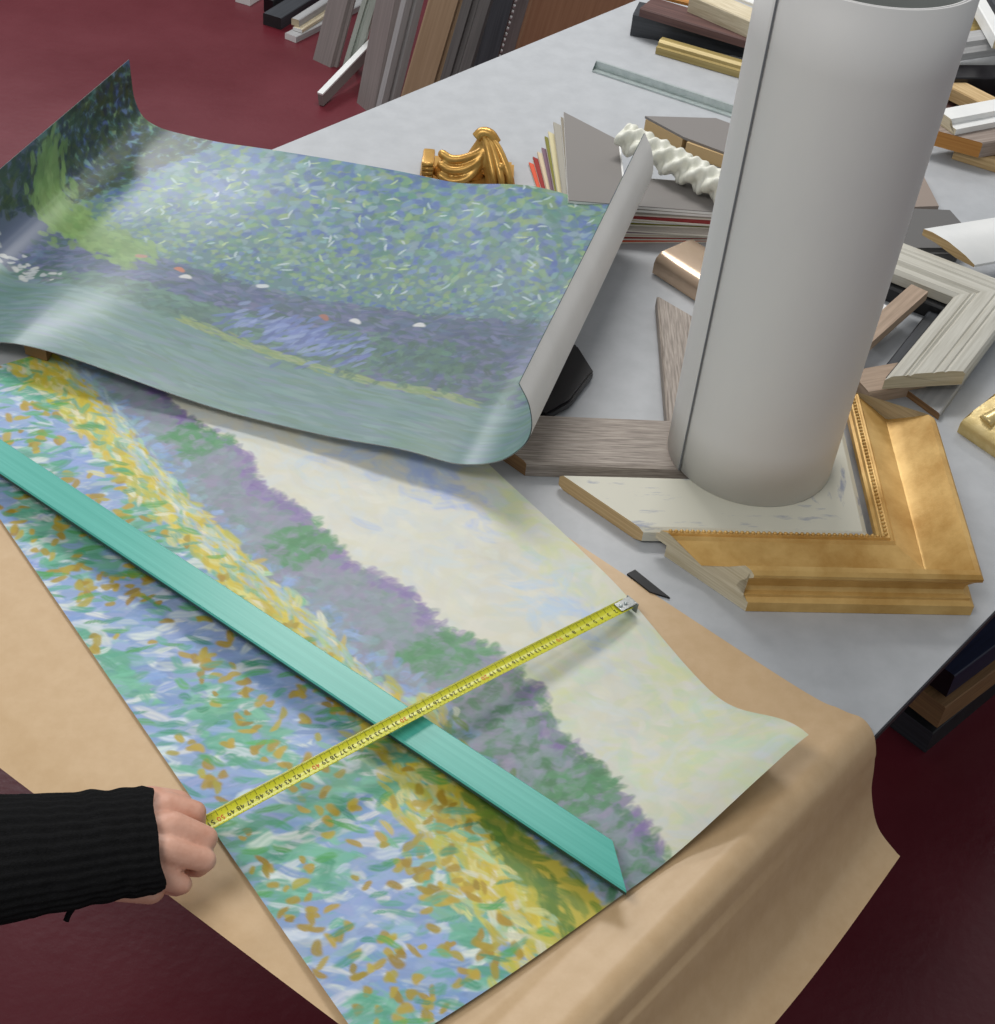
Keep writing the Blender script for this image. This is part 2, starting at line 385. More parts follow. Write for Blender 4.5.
# ------------------------------------------------------------------ kraft paper
KP = [(-1.24, .001), (-1.1, .001), (-.8, .001), (-.42, .0012), (-.345, .010), (-.322, .0165), (-.308, .010), (-.299, -.004), (-.2905, -.033), (-.282, -.066), (-.262, -.102), (-.236, -.118), (-.230, -.120)]
kp_pts = bez([Vector((g, h, 0)) for g, h in KP], 10)
kg = np.array([p.x for p in kp_pts]); kh = np.array([p.y for p in kp_pts])
ks = np.concatenate([[0], np.cumsum(np.hypot(np.diff(kg), np.diff(kh)))]); ks /= ks[-1]
def kraft_fn(X, Y):
    g = np.interp(X, ks, kg); h = np.interp(X, ks, kh)
    e0 = 0.416 + 0.10 * (np.minimum(g, -.3) + .86); e1 = 1.045 + 0.0 * g
    e = e0 + (e1 - e0) * Y
    drop = np.where(h < -.02, 1, 0)
    h = h * np.where(h > .004, .55 + .45 * Y, 1) + drop * (0.012 * np.sin(Y * 5.0 + .6)) * np.clip(-h / .1, 0, 1)
    h = h - 0.004 * smooth(.46 - e, 0, .05)
    g = g + drop * 0.012 * np.sin(Y * 3.4) * np.clip(-h / .1, 0, 1)
    p = e[..., None] * np.array(A) + g[..., None] * np.array(G); p[..., 2] = TZ + h
    return p
kp = grid_sheet('kraft_paper', 240, 60, kraft_fn, M['kraft'])
tag(kp, 'sheet of brown kraft wrapping paper under the meadow print, drooping over the table edge', 'paper')

# ------------------------------------------------------------------ lakeside print (curled)
V = Vector((.2201, .9755, 0)); U = Vector((.9755, -.2201, 0))
LP = [(-1.057, .108), (-1.056, .078), (-1.053, .045), (-1.040, .018), (-1.008, .004), (-.964, .001), (-.92, .003), (-.84, .009), (-.65, .0115), (-.5, .016), (-.40, .028), (-.342, .032), (-.297, .050), (-.270, .080), (-.262, .108), (-.268, .140), (-.282, .165)]
lp_pts = bez([Vector((a, b, 0)) for a, b in LP], 14)
lu = np.array([p.x for p in lp_pts]); lz = np.array([p.y for p in lp_pts])
lss = np.concatenate([[0], np.cumsum(np.hypot(np.diff(lu), np.diff(lz)))]); LLEN = lss[-1]
V0, VW = 1.281, .604
def lake_fn(off):
    def fn(X, Y):
        s = X * LLEN; u = np.interp(s, lss, lu); z = np.interp(s, lss, lz)
        du = np.interp(s + .002, lss, lu) - np.interp(s - .002, lss, lu); dz = np.interp(s + .002, lss, lz) - np.interp(s - .002, lss, lz)
        n = np.hypot(du, dz) + 1e-9
        v = V0 + Y * VW
        near = 1 - smooth(Y, 0, .75); far = smooth(Y, .45, 1.0)
        flat = smooth(u, -1.03, -.90) * (1 - smooth(u, -.45, -.33))
        z = z + near * (.006 + .026 * (1 - smooth(u, -.9, -.6))) * flat
        z = z + far * (.016 * smooth(u, -.95, -.6) * (1 - smooth(u, -.5, -.30)) + .018 * smooth(u, -.56, -.42) * (1 - .6 * smooth(u, -.34, -.28)))
        ins = .0035
        z = .5 * (z + ins + np.sqrt((z - ins) ** 2 + .006 ** 2))
        u = u + off * (-dz / n); z = z + off * (du / n)
        p = u[..., None] * np.array(U) + v[..., None] * np.array(V); p[..., 2] = TZ + z
        return p
    return fn
MX, MY = 760, 420
def paint_lake():
    im = np.zeros((MY, MX, 3)); kx, ky = MX / LLEN, MY / VW
    S, T = np.meshgrid(np.linspace(0, LLEN, MX), np.linspace(0, VW, MY))
    wl = lambda s: np.interp(s, [0, .1, .25, .40, .55, .70, .85, 1.2], [.19, .175, .155, .140, .125, .115, .12, .13])
    fb = lambda s: np.interp(s, [0, .08, .2, .35, .5, .62, .8, 1.2], [.34, .31, .27, .25, .255, .275, .30, .32])
    im[:] = lin('#66868c'); im[T < fb(S)] = lin('#626f88'); im[T < wl(S)] = lin('#6f8f8e')
    leaf = pal('#4f6aa6', '#5a74b0', '#668f92', '#6c9579', '#7a9f72', '#6a84b4', '#7c9fa4', '#8aa672', '#56709f', '#88a3b0', '#548478', '#5f8f80')
    wat = pal('#6d8f8f', '#769694', '#688a84', '#7d8ea2', '#829d9d', '#6d907c'); bank = pal('#58648a', '#6c749a', '#5d748e', '#526778', '#787ea0', '#4f6c66')
    dark = pal('#37503c', '#2f4540', '#42594a', '#4a5a3a', '#35455a'); mead = pal('#7fa062', '#8aab6c', '#76985c')
    for _ in range(2600):
        s, t = RNG.uniform(0, LLEN), RNG.uniform(0, .2)
        if t > wl(s): continue
        stroke(im, s * kx, t * ky, RNG.uniform(10, 26), RNG.uniform(1.5, 3.5), RNG.normal(-.05, .06), jit(pick(wat), .05), .7)
    for _ in range(6800):
        s, t = RNG.uniform(0, LLEN), RNG.uniform(.2, VW + .01)
        if t < fb(s) - .005: continue
        f = (t - fb(s)) / (VW - fb(s)); sz = .55 + .75 * f
        a = RNG.uniform(0, 3.14)
        c = pick(leaf)
        if f < .35 and RNG.random() < .4: c = pick(pal('#7a9c78', '#8aa684', '#769496'))
        stroke(im, s * kx, t * ky, RNG.uniform(5, 9) * sz, RNG.uniform(4, 6) * sz, a, jit(c, .09), .75, .15)
    for _ in range(170):
        s, t = RNG.uniform(.2, LLEN), RNG.uniform(.3, VW)
        stroke(im, s * kx, t * ky, RNG.uniform(4, 8), 1.6, RNG.uniform(0, 3), jit(pick(pal('#b6cfd2', '#b9cf9a', '#c6d6dc')), .04), .8)
    for _ in range(2600):
        s = RNG.uniform(.12, LLEN); t = RNG.uniform(wl(s) - .004, fb(s) + .004)
        c = pick(bank); n = mnoise.noise(Vector((s * 6, t * 10, 1)))
        if n > .15: c = pick(pal('#5d7f78', '#6b8f7f', '#55746a'))
        stroke(im, s * kx, t * ky, RNG.uniform(5, 13), RNG.uniform(2, 4.5), RNG.normal(.1, .5), jit(c, .08), .75)
    for _ in range(330):
        s = RNG.uniform(.38, .78); t = wl(s) + RNG.normal(0, .004)
        stroke(im, s * kx, t * ky, RNG.uniform(5, 10), 1.6, -.12, jit(pick(pal('#8d9f68', '#7f9a6e', '#98a880')), .06), .8)
    for _ in range(300):
        s, t = RNG.normal(.69, .045), RNG.normal(.178, .022)
        stroke(im, s * kx, t * ky, RNG.uniform(4, 8), RNG.uniform(3, 5), RNG.uniform(0, 3), jit(pick(pal('#4a6a62', '#557a6c', '#5f8272', '#4f6a78')), .08), .8)
    for _ in range(200):
        s, t = RNG.normal(.53, .05), RNG.normal(.178, .018)
        stroke(im, s * kx, t * ky, RNG.uniform(6, 12), RNG.uniform(2, 3.5), RNG.normal(.9, .25), jit(pick(pal('#6d80b8', '#7f92c4', '#5f70a6', '#8fa0c8')), .06), .8)
    # wooded slope and meadow on the left
    for _ in range(2600):
        s, t = RNG.uniform(0, .30), RNG.uniform(.2, VW)
        if s > .05 + (t - .2) * .42: continue
        stroke(im, s * kx, t * ky, RNG.uniform(4, 9), RNG.uniform(3, 5), RNG.uniform(0, 3), jit(pick(dark), .12), .8)
    for _ in range(700):
        q = RNG.random(); s = .03 + q * .24 + RNG.normal(0, .012); t = .36 - q * .11 + RNG.normal(0, .018)
        stroke(im, s * kx, t * ky, RNG.uniform(6, 12), RNG.uniform(3, 5), -.5, jit(pick(mead), .06), .8)
    # loose pale and rust accents on the bank, no particular building
    for _ in range(46):
        s = RNG.uniform(.06, .20); t = .205 - (s - .06) * .3 + RNG.normal(0, .010)
        stroke(im, s * kx, t * ky, RNG.uniform(3, 7), RNG.uniform(2, 3.5), RNG.uniform(-.5, .5), pick(pal('#d0d4d2', '#c2c8cc', '#7b8390')), .9, .1)
    for s, t, c in ((.33, .245, '#c77d5e'), (.345, .232, '#dcdcd8'), (.58, .235, '#dfe0e0'), (.66, .255, '#dfe0e0'), (.44, .262, '#d4dadc'), (.27, .255, '#b98a7c'), (.54, .228, '#a8705e')):
        stroke(im, s * kx, t * ky, 7, 4, RNG.uniform(-.3, .3), np.array(lin(c)), .95, .1)
    return np.clip(im * .82, 0, 1)
lk = thing('lakeside_print', 'glossy unframed lakeside art print with curled ends lying across the meadow print', 'poster', U * -.65 + V * 1.6 + Vector((0, 0, TZ + .01)))
grid_sheet('printed_face', MX, MY, lake_fn(0.0003), print_mat('lake_print_ink', .42, .34, .25), lk, paint_lake())
bk = grid_sheet('paper_back', 380, 105, lake_fn(-0.0007), M['white_paper'], lk, flip=True)
bk['label'] = 'plain white back of the print'

# ------------------------------------------------------------------ tall paper roll
tcx = (P(665, 445, .02) + P(838, 455, .02)) / 2
RC = Vector((tcx.x - .003, tcx.y - .008, TZ + .0215)); RR = .1035; RH = .592
rl = thing('paper_roll', 'tall thick roll of white paper standing upright on the cream moulding corner', 'paper roll', RC)
SEAM = math.radians(184)
def roll_ring(r, n=96, turns=1.0, dr=0.0, start=SEAM):
    return [(r + dr * (k / n), start + turns * 2 * math.pi * k / n) for k in range(n + 1)]
bm = bmesh.new()
sp = roll_ring(RR - .006, 240, 2.07, .006)
rings = []
for j in range(9):
    z = RH * j / 8; tp_ = 1 - .045 * (1 - j / 8)
    rings.append([bm.verts.new(RC + Vector((math.cos(a) * r * tp_, math.sin(a) * r * tp_, z))) for r, a in sp])
for a, b in zip(rings, rings[1:]):
    for k in range(len(sp) - 1): bm.faces.new((a[k], a[k + 1], b[k + 1], b[k]))
o = obj('rolled_sheet', bm, M['tube_paper'], rl, smooth=True)
md = o.modifiers.new('thickness', 'SOLIDIFY'); md.thickness = .0018; md.offset = -1
bm = bmesh.new()
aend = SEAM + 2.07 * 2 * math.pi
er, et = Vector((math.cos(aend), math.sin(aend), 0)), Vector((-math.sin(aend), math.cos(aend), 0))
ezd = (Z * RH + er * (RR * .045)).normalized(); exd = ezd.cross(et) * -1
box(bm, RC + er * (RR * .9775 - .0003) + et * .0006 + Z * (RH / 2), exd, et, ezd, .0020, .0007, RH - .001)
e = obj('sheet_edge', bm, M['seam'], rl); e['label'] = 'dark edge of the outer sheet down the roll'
bm = bmesh.new()
for j in (0, 1):
    pass
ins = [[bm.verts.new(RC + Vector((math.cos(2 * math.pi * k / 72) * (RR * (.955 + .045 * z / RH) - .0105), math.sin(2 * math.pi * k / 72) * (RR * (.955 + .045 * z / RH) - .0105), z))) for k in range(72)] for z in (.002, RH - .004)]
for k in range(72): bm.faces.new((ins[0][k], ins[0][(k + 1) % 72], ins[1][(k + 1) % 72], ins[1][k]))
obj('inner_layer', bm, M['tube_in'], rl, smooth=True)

# ------------------------------------------------------------------ gold frame corner
C = P(878, 534, .03); d1 = flatdir(C, P(655, 528, .03)); d1 = (d1 + Vector((0, 0, 0))).normalized()
ang = math.radians(0.3); d1 = Vector((d1.x * math.cos(ang) - d1.y * math.sin(ang), d1.x * math.sin(ang) + d1.y * math.cos(ang), 0))
Cg = Vector((C.x, C.y, TZ + .0005))
W = .098
gp = [(0, .016), (0, .024), (.003, .026), (.004, .031), (.011, .034), (.012, .031), (.015, .033), (.018, .0295), (.048, .0205), (.051, .0215), (.062, .0325), (.073, .0435), (.080, .0515), (.086, .058), (.092, .057), (.0955, .053), (.0955, .049), (.090, .043), (.0845, .034), (.083, .026), (.086, .022), (.091, .0205), (.091, .017), (.095, .0145), (.0965, .0135), (.0965, 0), (.012, 0), (.012, .016)]
gt, d2 = L_corner('gold_frame_corner', 'large gilded picture frame corner with beaded inner edge, in front of the paper roll', 'frame corner', Cg, d1, .252, .272, gp, M['gold'], M['raw_pale'], side=-1, d2=flatdir(C, P(846, 397, .03)))
bm = bmesh.new()
for d, o_, l in ((d1, -d2, .250), (d2, -d1, .270)):
    n = int(l / .0062)
    for i in range(n):
        c = Cg + d * (-.0075 + .0062 * (i + .6)) + o_ * .0075 + Z * .0335
        bmesh.ops.create_icosphere(bm, subdivisions=1, radius=.0025, matrix=Matrix.Translation(c))
b = obj('bead_course', bm, M['gold'], gt, smooth=True); b['kind'] = 'stuff'

# ------------------------------------------------------------------ cream flat corner under the roll
C = P(850, 472, .02)
dc = flatdir(P(850, 475, .02), P(560, 473, .02)); dc = d1.copy()
Cc = Cg + d2 * .1015 + d1 * .1015; Cc.z = TZ + .0005
cp_ = [(0, .016), (.004, .0205), (.088, .0205), (.094, .017), (.094, .004), (.086, 0), (.006, 0), (0, .004)]
L_corner('cream_frame_corner', 'flat cream washed moulding corner with scuff marks, carrying the paper roll', 'frame corner', Cc, dc, .258, .2, cp_, M['cream_scuffed'], M['raw'], side=-1, d2=d2)

# ------------------------------------------------------------------ taupe corner
C = P(667, 420, .02); C.z = TZ + .0005
tp = [(0, .018), (.003, .0205), (.088, .0205), (.092, .018), (.092, 0), (.004, 0), (0, .003)]
L_corner('taupe_frame_corner', 'taupe limed wood moulding corner sticking out left of the paper roll', 'frame corner', C, flatdir(C, P(545, 415, .02)), .262, .27, tp, [M['taupe']], M['raw_dark'], side=-1, d2=flatdir(C, P(657, 298, .02)))

# black moulding corner under the curled print
pts = [P(577, 345, .012), P(594, 372, .012), P(571, 402, .012), P(545, 416, .012), P(505, 395, .012), P(535, 340, .012)]
bm = bmesh.new(); prism(bm, pts, TZ + .001, TZ + .014); bmesh.ops.bevel(bm, geom=bm.edges[:], offset=.003, segments=2, affect='EDGES')
tag(obj('black_tile', bm, M['black'], auto=.6), 'glossy black angular moulding piece half hidden under the curled print edge', 'moulding')
# black sliver under kraft
bm = bmesh.new(); pts = [P(635, 570, .002), P(670, 598, .002), P(650, 592, .002), P(627, 574, .002)]
prism(bm, pts, TZ + .0003, TZ + .0028); tag(obj('black_offcut', bm, M['black_matt']), 'thin black offcut peeking from under the brown paper by the tape hook', 'offcut')

# champagne rounded block
A0 = P(652, 274, 0); dd = flatdir(A0, P(690, 299, 0)); oo = Vector((-dd.y, dd.x, 0))
cp2 = [(0, .002), (0, .018), (.003, .026), (.010, .031), (.020, .033), (.06, .033), (.075, .031), (.08, .026), (.08, .002)]
stick('champagne_moulding', 'rounded champagne foil moulding length poking out left of the paper roll', 'moulding', A0, dd, oo, .17, cp2, M['champagne'], M['champagne'], auto=.9)

# ------------------------------------------------------------------ teal moulding strip
tA = P(612, 839, .031); tB = P(0, 438, .031)
dt = flatdir(tA, tB); ot = Vector((dt.y, -dt.x, 0))
if ot.dot(P(0, 475, .031) - tB) < 0: ot = -ot
tw = .038
tpz = [(0, .0295), (.0015, .031), (tw - .0015, .031), (tw, .0295), (tw, .0255), (tw - .010, .0245), (tw - .013, .0085), (.010, .0085), (.006, .0225), (0, .025)]
tA0 = Vector((tA.x, tA.y, TZ))
tt = thing('teal_moulding', 'long narrow teal stained moulding strip lying across the meadow print', 'moulding', tA0)
e0 = P(625, 886, .031); k0 = (e0 - tA).dot(dt) / max((e0 - tA).dot(ot), .01)
bm = bmesh.new(); cb = bmesh.new()
rail(bm, tA0, dt, ot, Z, tpz, 0, k0, .86, 0, cb, cb, 4)
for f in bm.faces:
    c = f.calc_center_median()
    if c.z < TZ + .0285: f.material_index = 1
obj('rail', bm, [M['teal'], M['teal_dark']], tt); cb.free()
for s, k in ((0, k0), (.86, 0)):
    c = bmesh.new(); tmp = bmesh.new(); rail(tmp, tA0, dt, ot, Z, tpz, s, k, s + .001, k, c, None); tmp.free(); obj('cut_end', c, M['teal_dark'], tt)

# ------------------------------------------------------------------ tape measure
hk = P(628, 603, .022); hd = P(190, 832, .050)
tv = (hd - hk); TL = tv.length; tdir = tv.normalized(); tside = Vector((tdir.y, -tdir.x, 0)).normalized()
if tside.y > 0: tside = -tside                     # towards the camera
tside_up = -tside                                  # unused helper axis kept explicit
tn = tside.cross(tdir).normalized(); tn = tn if tn.z > 0 else -tn
TW = .0165
def blade(s, v, lift=0.0):
    sag = .0020 * (1 - (2 * v / TW) ** 2) - .0045 * math.sin(math.pi * min(1, max(0, s / TL)))
    return hk + tdir * s + tside * v - tn * sag + tn * lift
tm = thing('tape_measure', 'yellow steel measuring tape stretched from the hand across print and strip', 'tape measure', hk)
bm = bmesh.new(); rows = []
for i in range(61):
    s = (TL + .03) * i / 60
    rows.append([bm.verts.new(blade(s, -TW / 2 + TW * k / 8)) for k in range(9)])
for a, b in zip(rows, rows[1:]):
    for k in range(8): bm.faces.new((a[k], a[k + 1], b[k + 1], b[k]))
o = obj('blade', bm, M['tape'], tm, smooth=True); md = o.modifiers.new('t', 'SOLIDIFY'); md.thickness = .0003
GL = {}
def glyph(ch):
    if ch not in GL:
        c = bpy.data.curves.new('glyph', 'FONT'); c.body = ch; c.size = 1.0; c.resolution_u = 3
        o = bpy.data.objects.new('glyph', c); COL.objects.link(o)
        dg = bpy.context.evaluated_depsgraph_get(); me = o.evaluated_get(dg).to_mesh()
        GL[ch] = ([v.co.copy() for v in me.vertices], [list(p.vertices) for p in me.polygons])
        o.evaluated_get(dg).to_mesh_clear(); bpy.data.objects.remove(o); bpy.data.curves.remove(c)
    return GL[ch]
def numerals(vals, m, name, lab=None):
    bm = bmesh.new()
    for n in vals:
        st = str(n); sz = .0072; w_ = .0040
        for i, ch in enumerate(st):
            vs, fs = glyph(ch)
            x0 = n * .01 - .0005 - w_ * len(st) / 2 + w_ * i
            nv = [bm.verts.new(blade(x0 + v.x * sz, -.0010 + v.y * sz, .0004)) for v in vs]
            for f in fs:
                try: bm.faces.new([nv[q] for q in f])
                except ValueError: pass
    o = obj(name, bm, m, tm, recalc=False); o['kind'] = 'stuff'
    if lab: o['label'] = lab
NM = int(TL / .01)
numerals([n for n in range(1, NM + 1) if n % 10], M['ink'], 'black_numerals')
numerals([n for n in range(10, NM + 1, 10)], M['ink_red'], 'red_numerals', 'red numerals at every ten centimetres')
bm = bmesh.new()
for n in range(2, int(TL / .001)):
    L_ = .0060 if n % 10 == 0 else (.0038 if n % 5 == 0 else .0024)
    hw = .00012 if n % 10 else .0002
    for v0, v1 in ((-TW / 2 + .0003, -TW / 2 + L_),) + (((TW / 2 - .0018, TW / 2 - .0003),) if n % 5 == 0 else ()):
        q = [bm.verts.new(blade(n * .001 + a, v, .0004)) for a, v in ((-hw, v0), (hw, v0), (hw, v1), (-hw, v1))]
        bm.faces.new(q)
o = obj('tick_marks', bm, M['ink'], tm, recalc=False); o['kind'] = 'stuff'
bm = bmesh.new(); box(bm, hk + tdir * .004 + tn * .0006, tdir, tside, tn, .022, TW * .8, .0011, .0004)
box(bm, hk - tdir * .0070 - tn * .005, tdir, tside, tn, .0013, TW * 1.05, .0125, .0004); obj('hook', bm, M['hook'], tm)
for q in (.004, .011):
    bm = bmesh.new(); bmesh.ops.create_uvsphere(bm, u_segments=10, v_segments=6, radius=.0022, matrix=Matrix.Translation(hk + tdir * q + tn * .0014)); obj('rivet', bm, M['alu'], tm, smooth=True)

# ------------------------------------------------------------------ person: hand and sleeve
pw = P(120, 850, .075)
pe = thing('person', 'person in black ribbed knit sleeve gripping the measuring tape in a fist', 'person', pw)
def capsule(bm, a, b, ra, rb, n=14):
    a, b = Vector(a), Vector(b); t = (b - a); L_ = t.length; t.normalize()
    s = t.cross(Vector((.3, .2, 1))).normalized(); q = s.cross(t)
    prof = []
    for k in range(5): th = math.pi / 2 * (1 - k / 4); prof.append((-math.sin(th) * ra, math.cos(th) * ra))
    for k in range(1, 5): th = math.pi / 2 * k / 4; prof.append((L_ + math.sin(th) * rb, math.cos(th) * rb))
    prof.insert(5, (L_, rb))
    rg = [[bm.verts.new(a + t * x + (s * math.cos(2 * math.pi * k / n) + q * math.sin(2 * math.pi * k / n)) * max(r, 1e-4)) for k in range(n)] for x, r in prof]
    for c, d in zip(rg, rg[1:]):
        for k in range(n): bm.faces.new((c[k], c[(k + 1) % n], d[(k + 1) % n], d[k]))
    bm.faces.new(rg[0][::-1]); bm.faces.new(rg[-1])
bm = bmesh.new()
wr = P(108, 848, .078); el = P(-160, 872, .115)
capsule(bm, el, wr, .038, .027)
FIN = [  # MCP, PIP, DIP, tip : (px, py, h), radii
    [(166, 806, .078), (195, 812, .070), (196, 826, .052), (176, 832, .045)],
    [(172, 826, .084), (206, 838, .070), (203, 849, .047), (178, 850, .041)],
    [(166, 850, .082), (205, 860, .064), (198, 868, .043), (172, 866, .038)],
    [(152, 873, .072), (182, 884, .055), (176, 888, .038), (154, 884, .035)]]
FR = [(.0125, .0100, .0085, .0075), (.0130, .0105, .0088, .0078), (.0125, .0100, .0083, .0074), (.0115, .0088, .0074, .0066)]
for f, r in zip(FIN, FR):
    q = [P(*p) for p in f]
    capsule(bm, wr + (q[0] - wr) * .25, q[0], .021, r[0])
    for i in range(3): capsule(bm, q[i], q[i + 1], r[i], r[i + 1])
# palm fill
capsule(bm, P(128, 838, .070), P(160, 840, .072), .026, .022); capsule(bm, P(128, 862, .064), P(158, 872, .058), .022, .016)
capsule(bm, P(118, 880, .060), P(150, 889, .050), .018, .013)
# thumb
th = [P(120, 822, .078), P(150, 803, .074), P(178, 803, .068), P(196, 818, .060)]
for i, r in enumerate(((.019, .0150), (.0150, .0115), (.0115, .0085))): capsule(bm, th[i], th[i + 1], *r)
me = bpy.data.meshes.new('hand'); bm.to_mesh(me); bm.free()
tmpo = bpy.data.objects.new('hand_cage', me); COL.objects.link(tmpo)
rm = tmpo.modifiers.new('r', 'REMESH'); rm.mode = 'VOXEL'; rm.voxel_size = .0019
sm = tmpo.modifiers.new('s', 'SMOOTH'); sm.factor = .5; sm.iterations = 7
dg = bpy.context.evaluated_depsgraph_get(); me2 = bpy.data.meshes.new_from_object(tmpo.evaluated_get(dg)); bpy.data.objects.remove(tmpo)
hand = link('hand', me2, M['skin'], pe, smooth=True)
nl = bmesh.new(); nd = (th[3] - th[2]).normalized()
bmesh.ops.create_uvsphere(nl, u_segments=14, v_segments=8, radius=1, matrix=Matrix.Translation(th[2] * .25 + th[3] * .75 + Z * .0078) @ nd.to_track_quat('X', 'Z').to_matrix().to_4x4() @ Matrix.Diagonal((.0075, .0055, .0018, 1)))
obj('fingernail', nl, M['nail'], hand, smooth=True)
# sleeve: ribbed knit tube
cl = bez([P(-330, 905, .20), P(-150, 880, .125), P(0, 858, .098), P(70, 850, .088), P(118, 843, .082), P(154, 839, .078)], 16)
bm = bmesh.new(); rows = []; n = 144
for i, p in enumerate(cl):
    f = i / (len(cl) - 1)
    t = (cl[min(i + 1, len(cl) - 1)] - cl[max(i - 1, 0)]).normalized(); s = t.cross(Z).normalized(); q = s.cross(t)
    ra = np.interp(f, [0, .2, .42, .6, .8, .95, 1.0], [.072, .066, .056, .052, .050, .050, .047]); rb = ra * .62
    wob = .0008 * math.sin(f * 46) * (f > .45)
    row = []
    for k in range(n):
        a = 2 * math.pi * k / n
        rib = .0021 * (abs(math.sin(a * 17)) - .5) + .0014 * mnoise.noise(Vector((f * 16, math.cos(a) * 3, math.sin(a) * 3)))
        if f > .97: rib *= .6
        row.append(bm.verts.new(p + s * (math.cos(a) * (ra + rib + wob)) + q * (math.sin(a) * (rb + rib + wob)) + t * (.0022 * math.sin(a * 3 + 1) + .0015 * math.cos(a * 5)) * smooth(f, .88, 1)))
    rows.append(row)
for a, b in zip(rows, rows[1:]):
    for k in range(n): bm.faces.new((a[k], a[(k + 1) % n], b[(k + 1) % n], b[k]))
slv = o = obj('sleeve', bm, M['knit'], pe, smooth=True); md = o.modifiers.new('t', 'SOLIDIFY'); md.thickness = .004; md.offset = -1
bm = bmesh.new(); tube(bm, bez([P(90, 892, .07), P(80, 900, .062), P(70, 912, .055), P(66, 921, .05)], 6), .0026, 8); obj('cord', bm, M['knit'], slv, smooth=True)

# ------------------------------------------------------------------ wood block under the curled print
bm = bmesh.new(); q = [P(24, 345, .02), P(46, 352, .02), P(58, 335, .02), P(34, 318, .02)]
prism(bm, q, TZ + .0065, TZ + .026)
tag(obj('wooden_block', bm, M['raw_dark']), 'small brown wooden block propping the curled print at the left', 'block')

# ------------------------------------------------------------------ stack of mat corner samples
MC = ['#7f7b78', '#847d70', '#9a968c', '#8a2b2b', '#c9c09a', '#77752c', '#b4aca4', '#7c6070', '#c8b79c', '#8e2622', '#d2583a']
MAN = [0, 1.2, 2.4, .8, 3.4, 4.4, 2.0, 5.4, 6.4, 7.6, 9.2]
mlab = ['grey mat board corner with a white cut edge, topmost of the mat stack', 'olive grey mat corner directly under the grey top mat', 'stone grey mat corner, third from the top of the stack', 'dark red mat corner, fourth from the top of the stack', 'straw cream mat corner just below the dark red one', 'olive green mat corner in the middle of the stack', 'pale grey mat corner just below the olive green one', 'purple grey mat corner, fourth from the bottom of the stack', 'beige mat corner, third from the bottom of the stack', 'brick red mat corner, second from the bottom of the stack', 'orange red mat corner at the bottom of the stack']
core = mat('mat_core', '#d3cfc4', '#dedacf', .8, 0, (30, 30, 30)); core_w = mat('white_mat_core', '#e4e4e2', '#ececea', .8, 0, (30, 30, 30))
C0 = P(624, 175.5, .056)
dm0 = flatdir(C0, P(741, 185, .056))
for i in range(11):
    zt = .0565 - .0051 * i
    off = Vector((-.0015 * i + (.0 if i == 0 else random.uniform(-.003, .003)), random.uniform(-.002, .002), 0))
    off = off - Vector((-dm0.y, dm0.x, 0)) * (.0030 * i); an = math.radians(MAN[i])
    Ct = C0 + off; d = Vector((dm0.x * math.cos(an) - dm0.y * math.sin(an), dm0.x * math.sin(an) + dm0.y * math.cos(an), 0))
    # rotate about the outer corner so the front edges stay stacked
    oc = C0 - dm0 * .084 - Vector((-dm0.y, dm0.x, 0)) * .084
    d_2 = Vector((-d.y, d.x, 0)); Ct = oc + d * .084 + d_2 * .084 + off; Ct.z = TZ + zt - .0051 + .0002
    t = thing('mat_corner', mlab[i], 'mat board', Ct, 'stacked mat board corners')
    th_ = .0049; fc = .0013 if i in (0, 1) else .0026
    for nm, prof, m in (('board', [(.0015, 0), (.0, th_ - fc), (.084, th_ - fc), (.084, 0)], core_w if i in (0, 1, 4) else core), ('facing', [(.003, th_ - fc), (.003, th_ - .0002), (.0838, th_ - .0002), (.0838, th_ - fc)], mat_face('mat_facing', MC[i]))):
        bm = bmesh.new()
        for dA, oA, l in ((d, -d_2, .24), (d_2, -d, .104 - .0042 * i)):
            rail(bm, Ct, dA, oA, Z, prof, 0, -1, l, .95, bm, bm)
        obj(nm, bm, m, t)

# white twisted moulding on the mats
a = P(624, 137, .080); b = P(728, 191, .080); dv = (b - a).normalized(); sv = dv.cross(Z).normalized(); qv = sv.cross(dv); L_ = (b - a).length
bm = bmesh.new(); rows = []
for i in range(101):
    s = L_ * i / 100; row = []
    for k in range(36):
        an = 2 * math.pi * k / 36
        lob = .019 + .0045 * math.cos(3 * (an - s * 62)) + .0016 * math.sin(s * 420 + an * 2)
        row.append(bm.verts.new(a + dv * s + sv * math.cos(an) * lob + qv * math.sin(an) * lob))
    rows.append(row)
for p, q in zip(rows, rows[1:]):
    for k in range(36): bm.faces.new((p[k], p[(k + 1) % 36], q[(k + 1) % 36], q[k]))
bm.faces.new(rows[0][::-1]); bm.faces.new(rows[-1])
tag(obj('twisted_moulding', bm, M['plaster'], smooth=True), 'cream white twisted rope moulding lying on top of the mat stack', 'moulding')

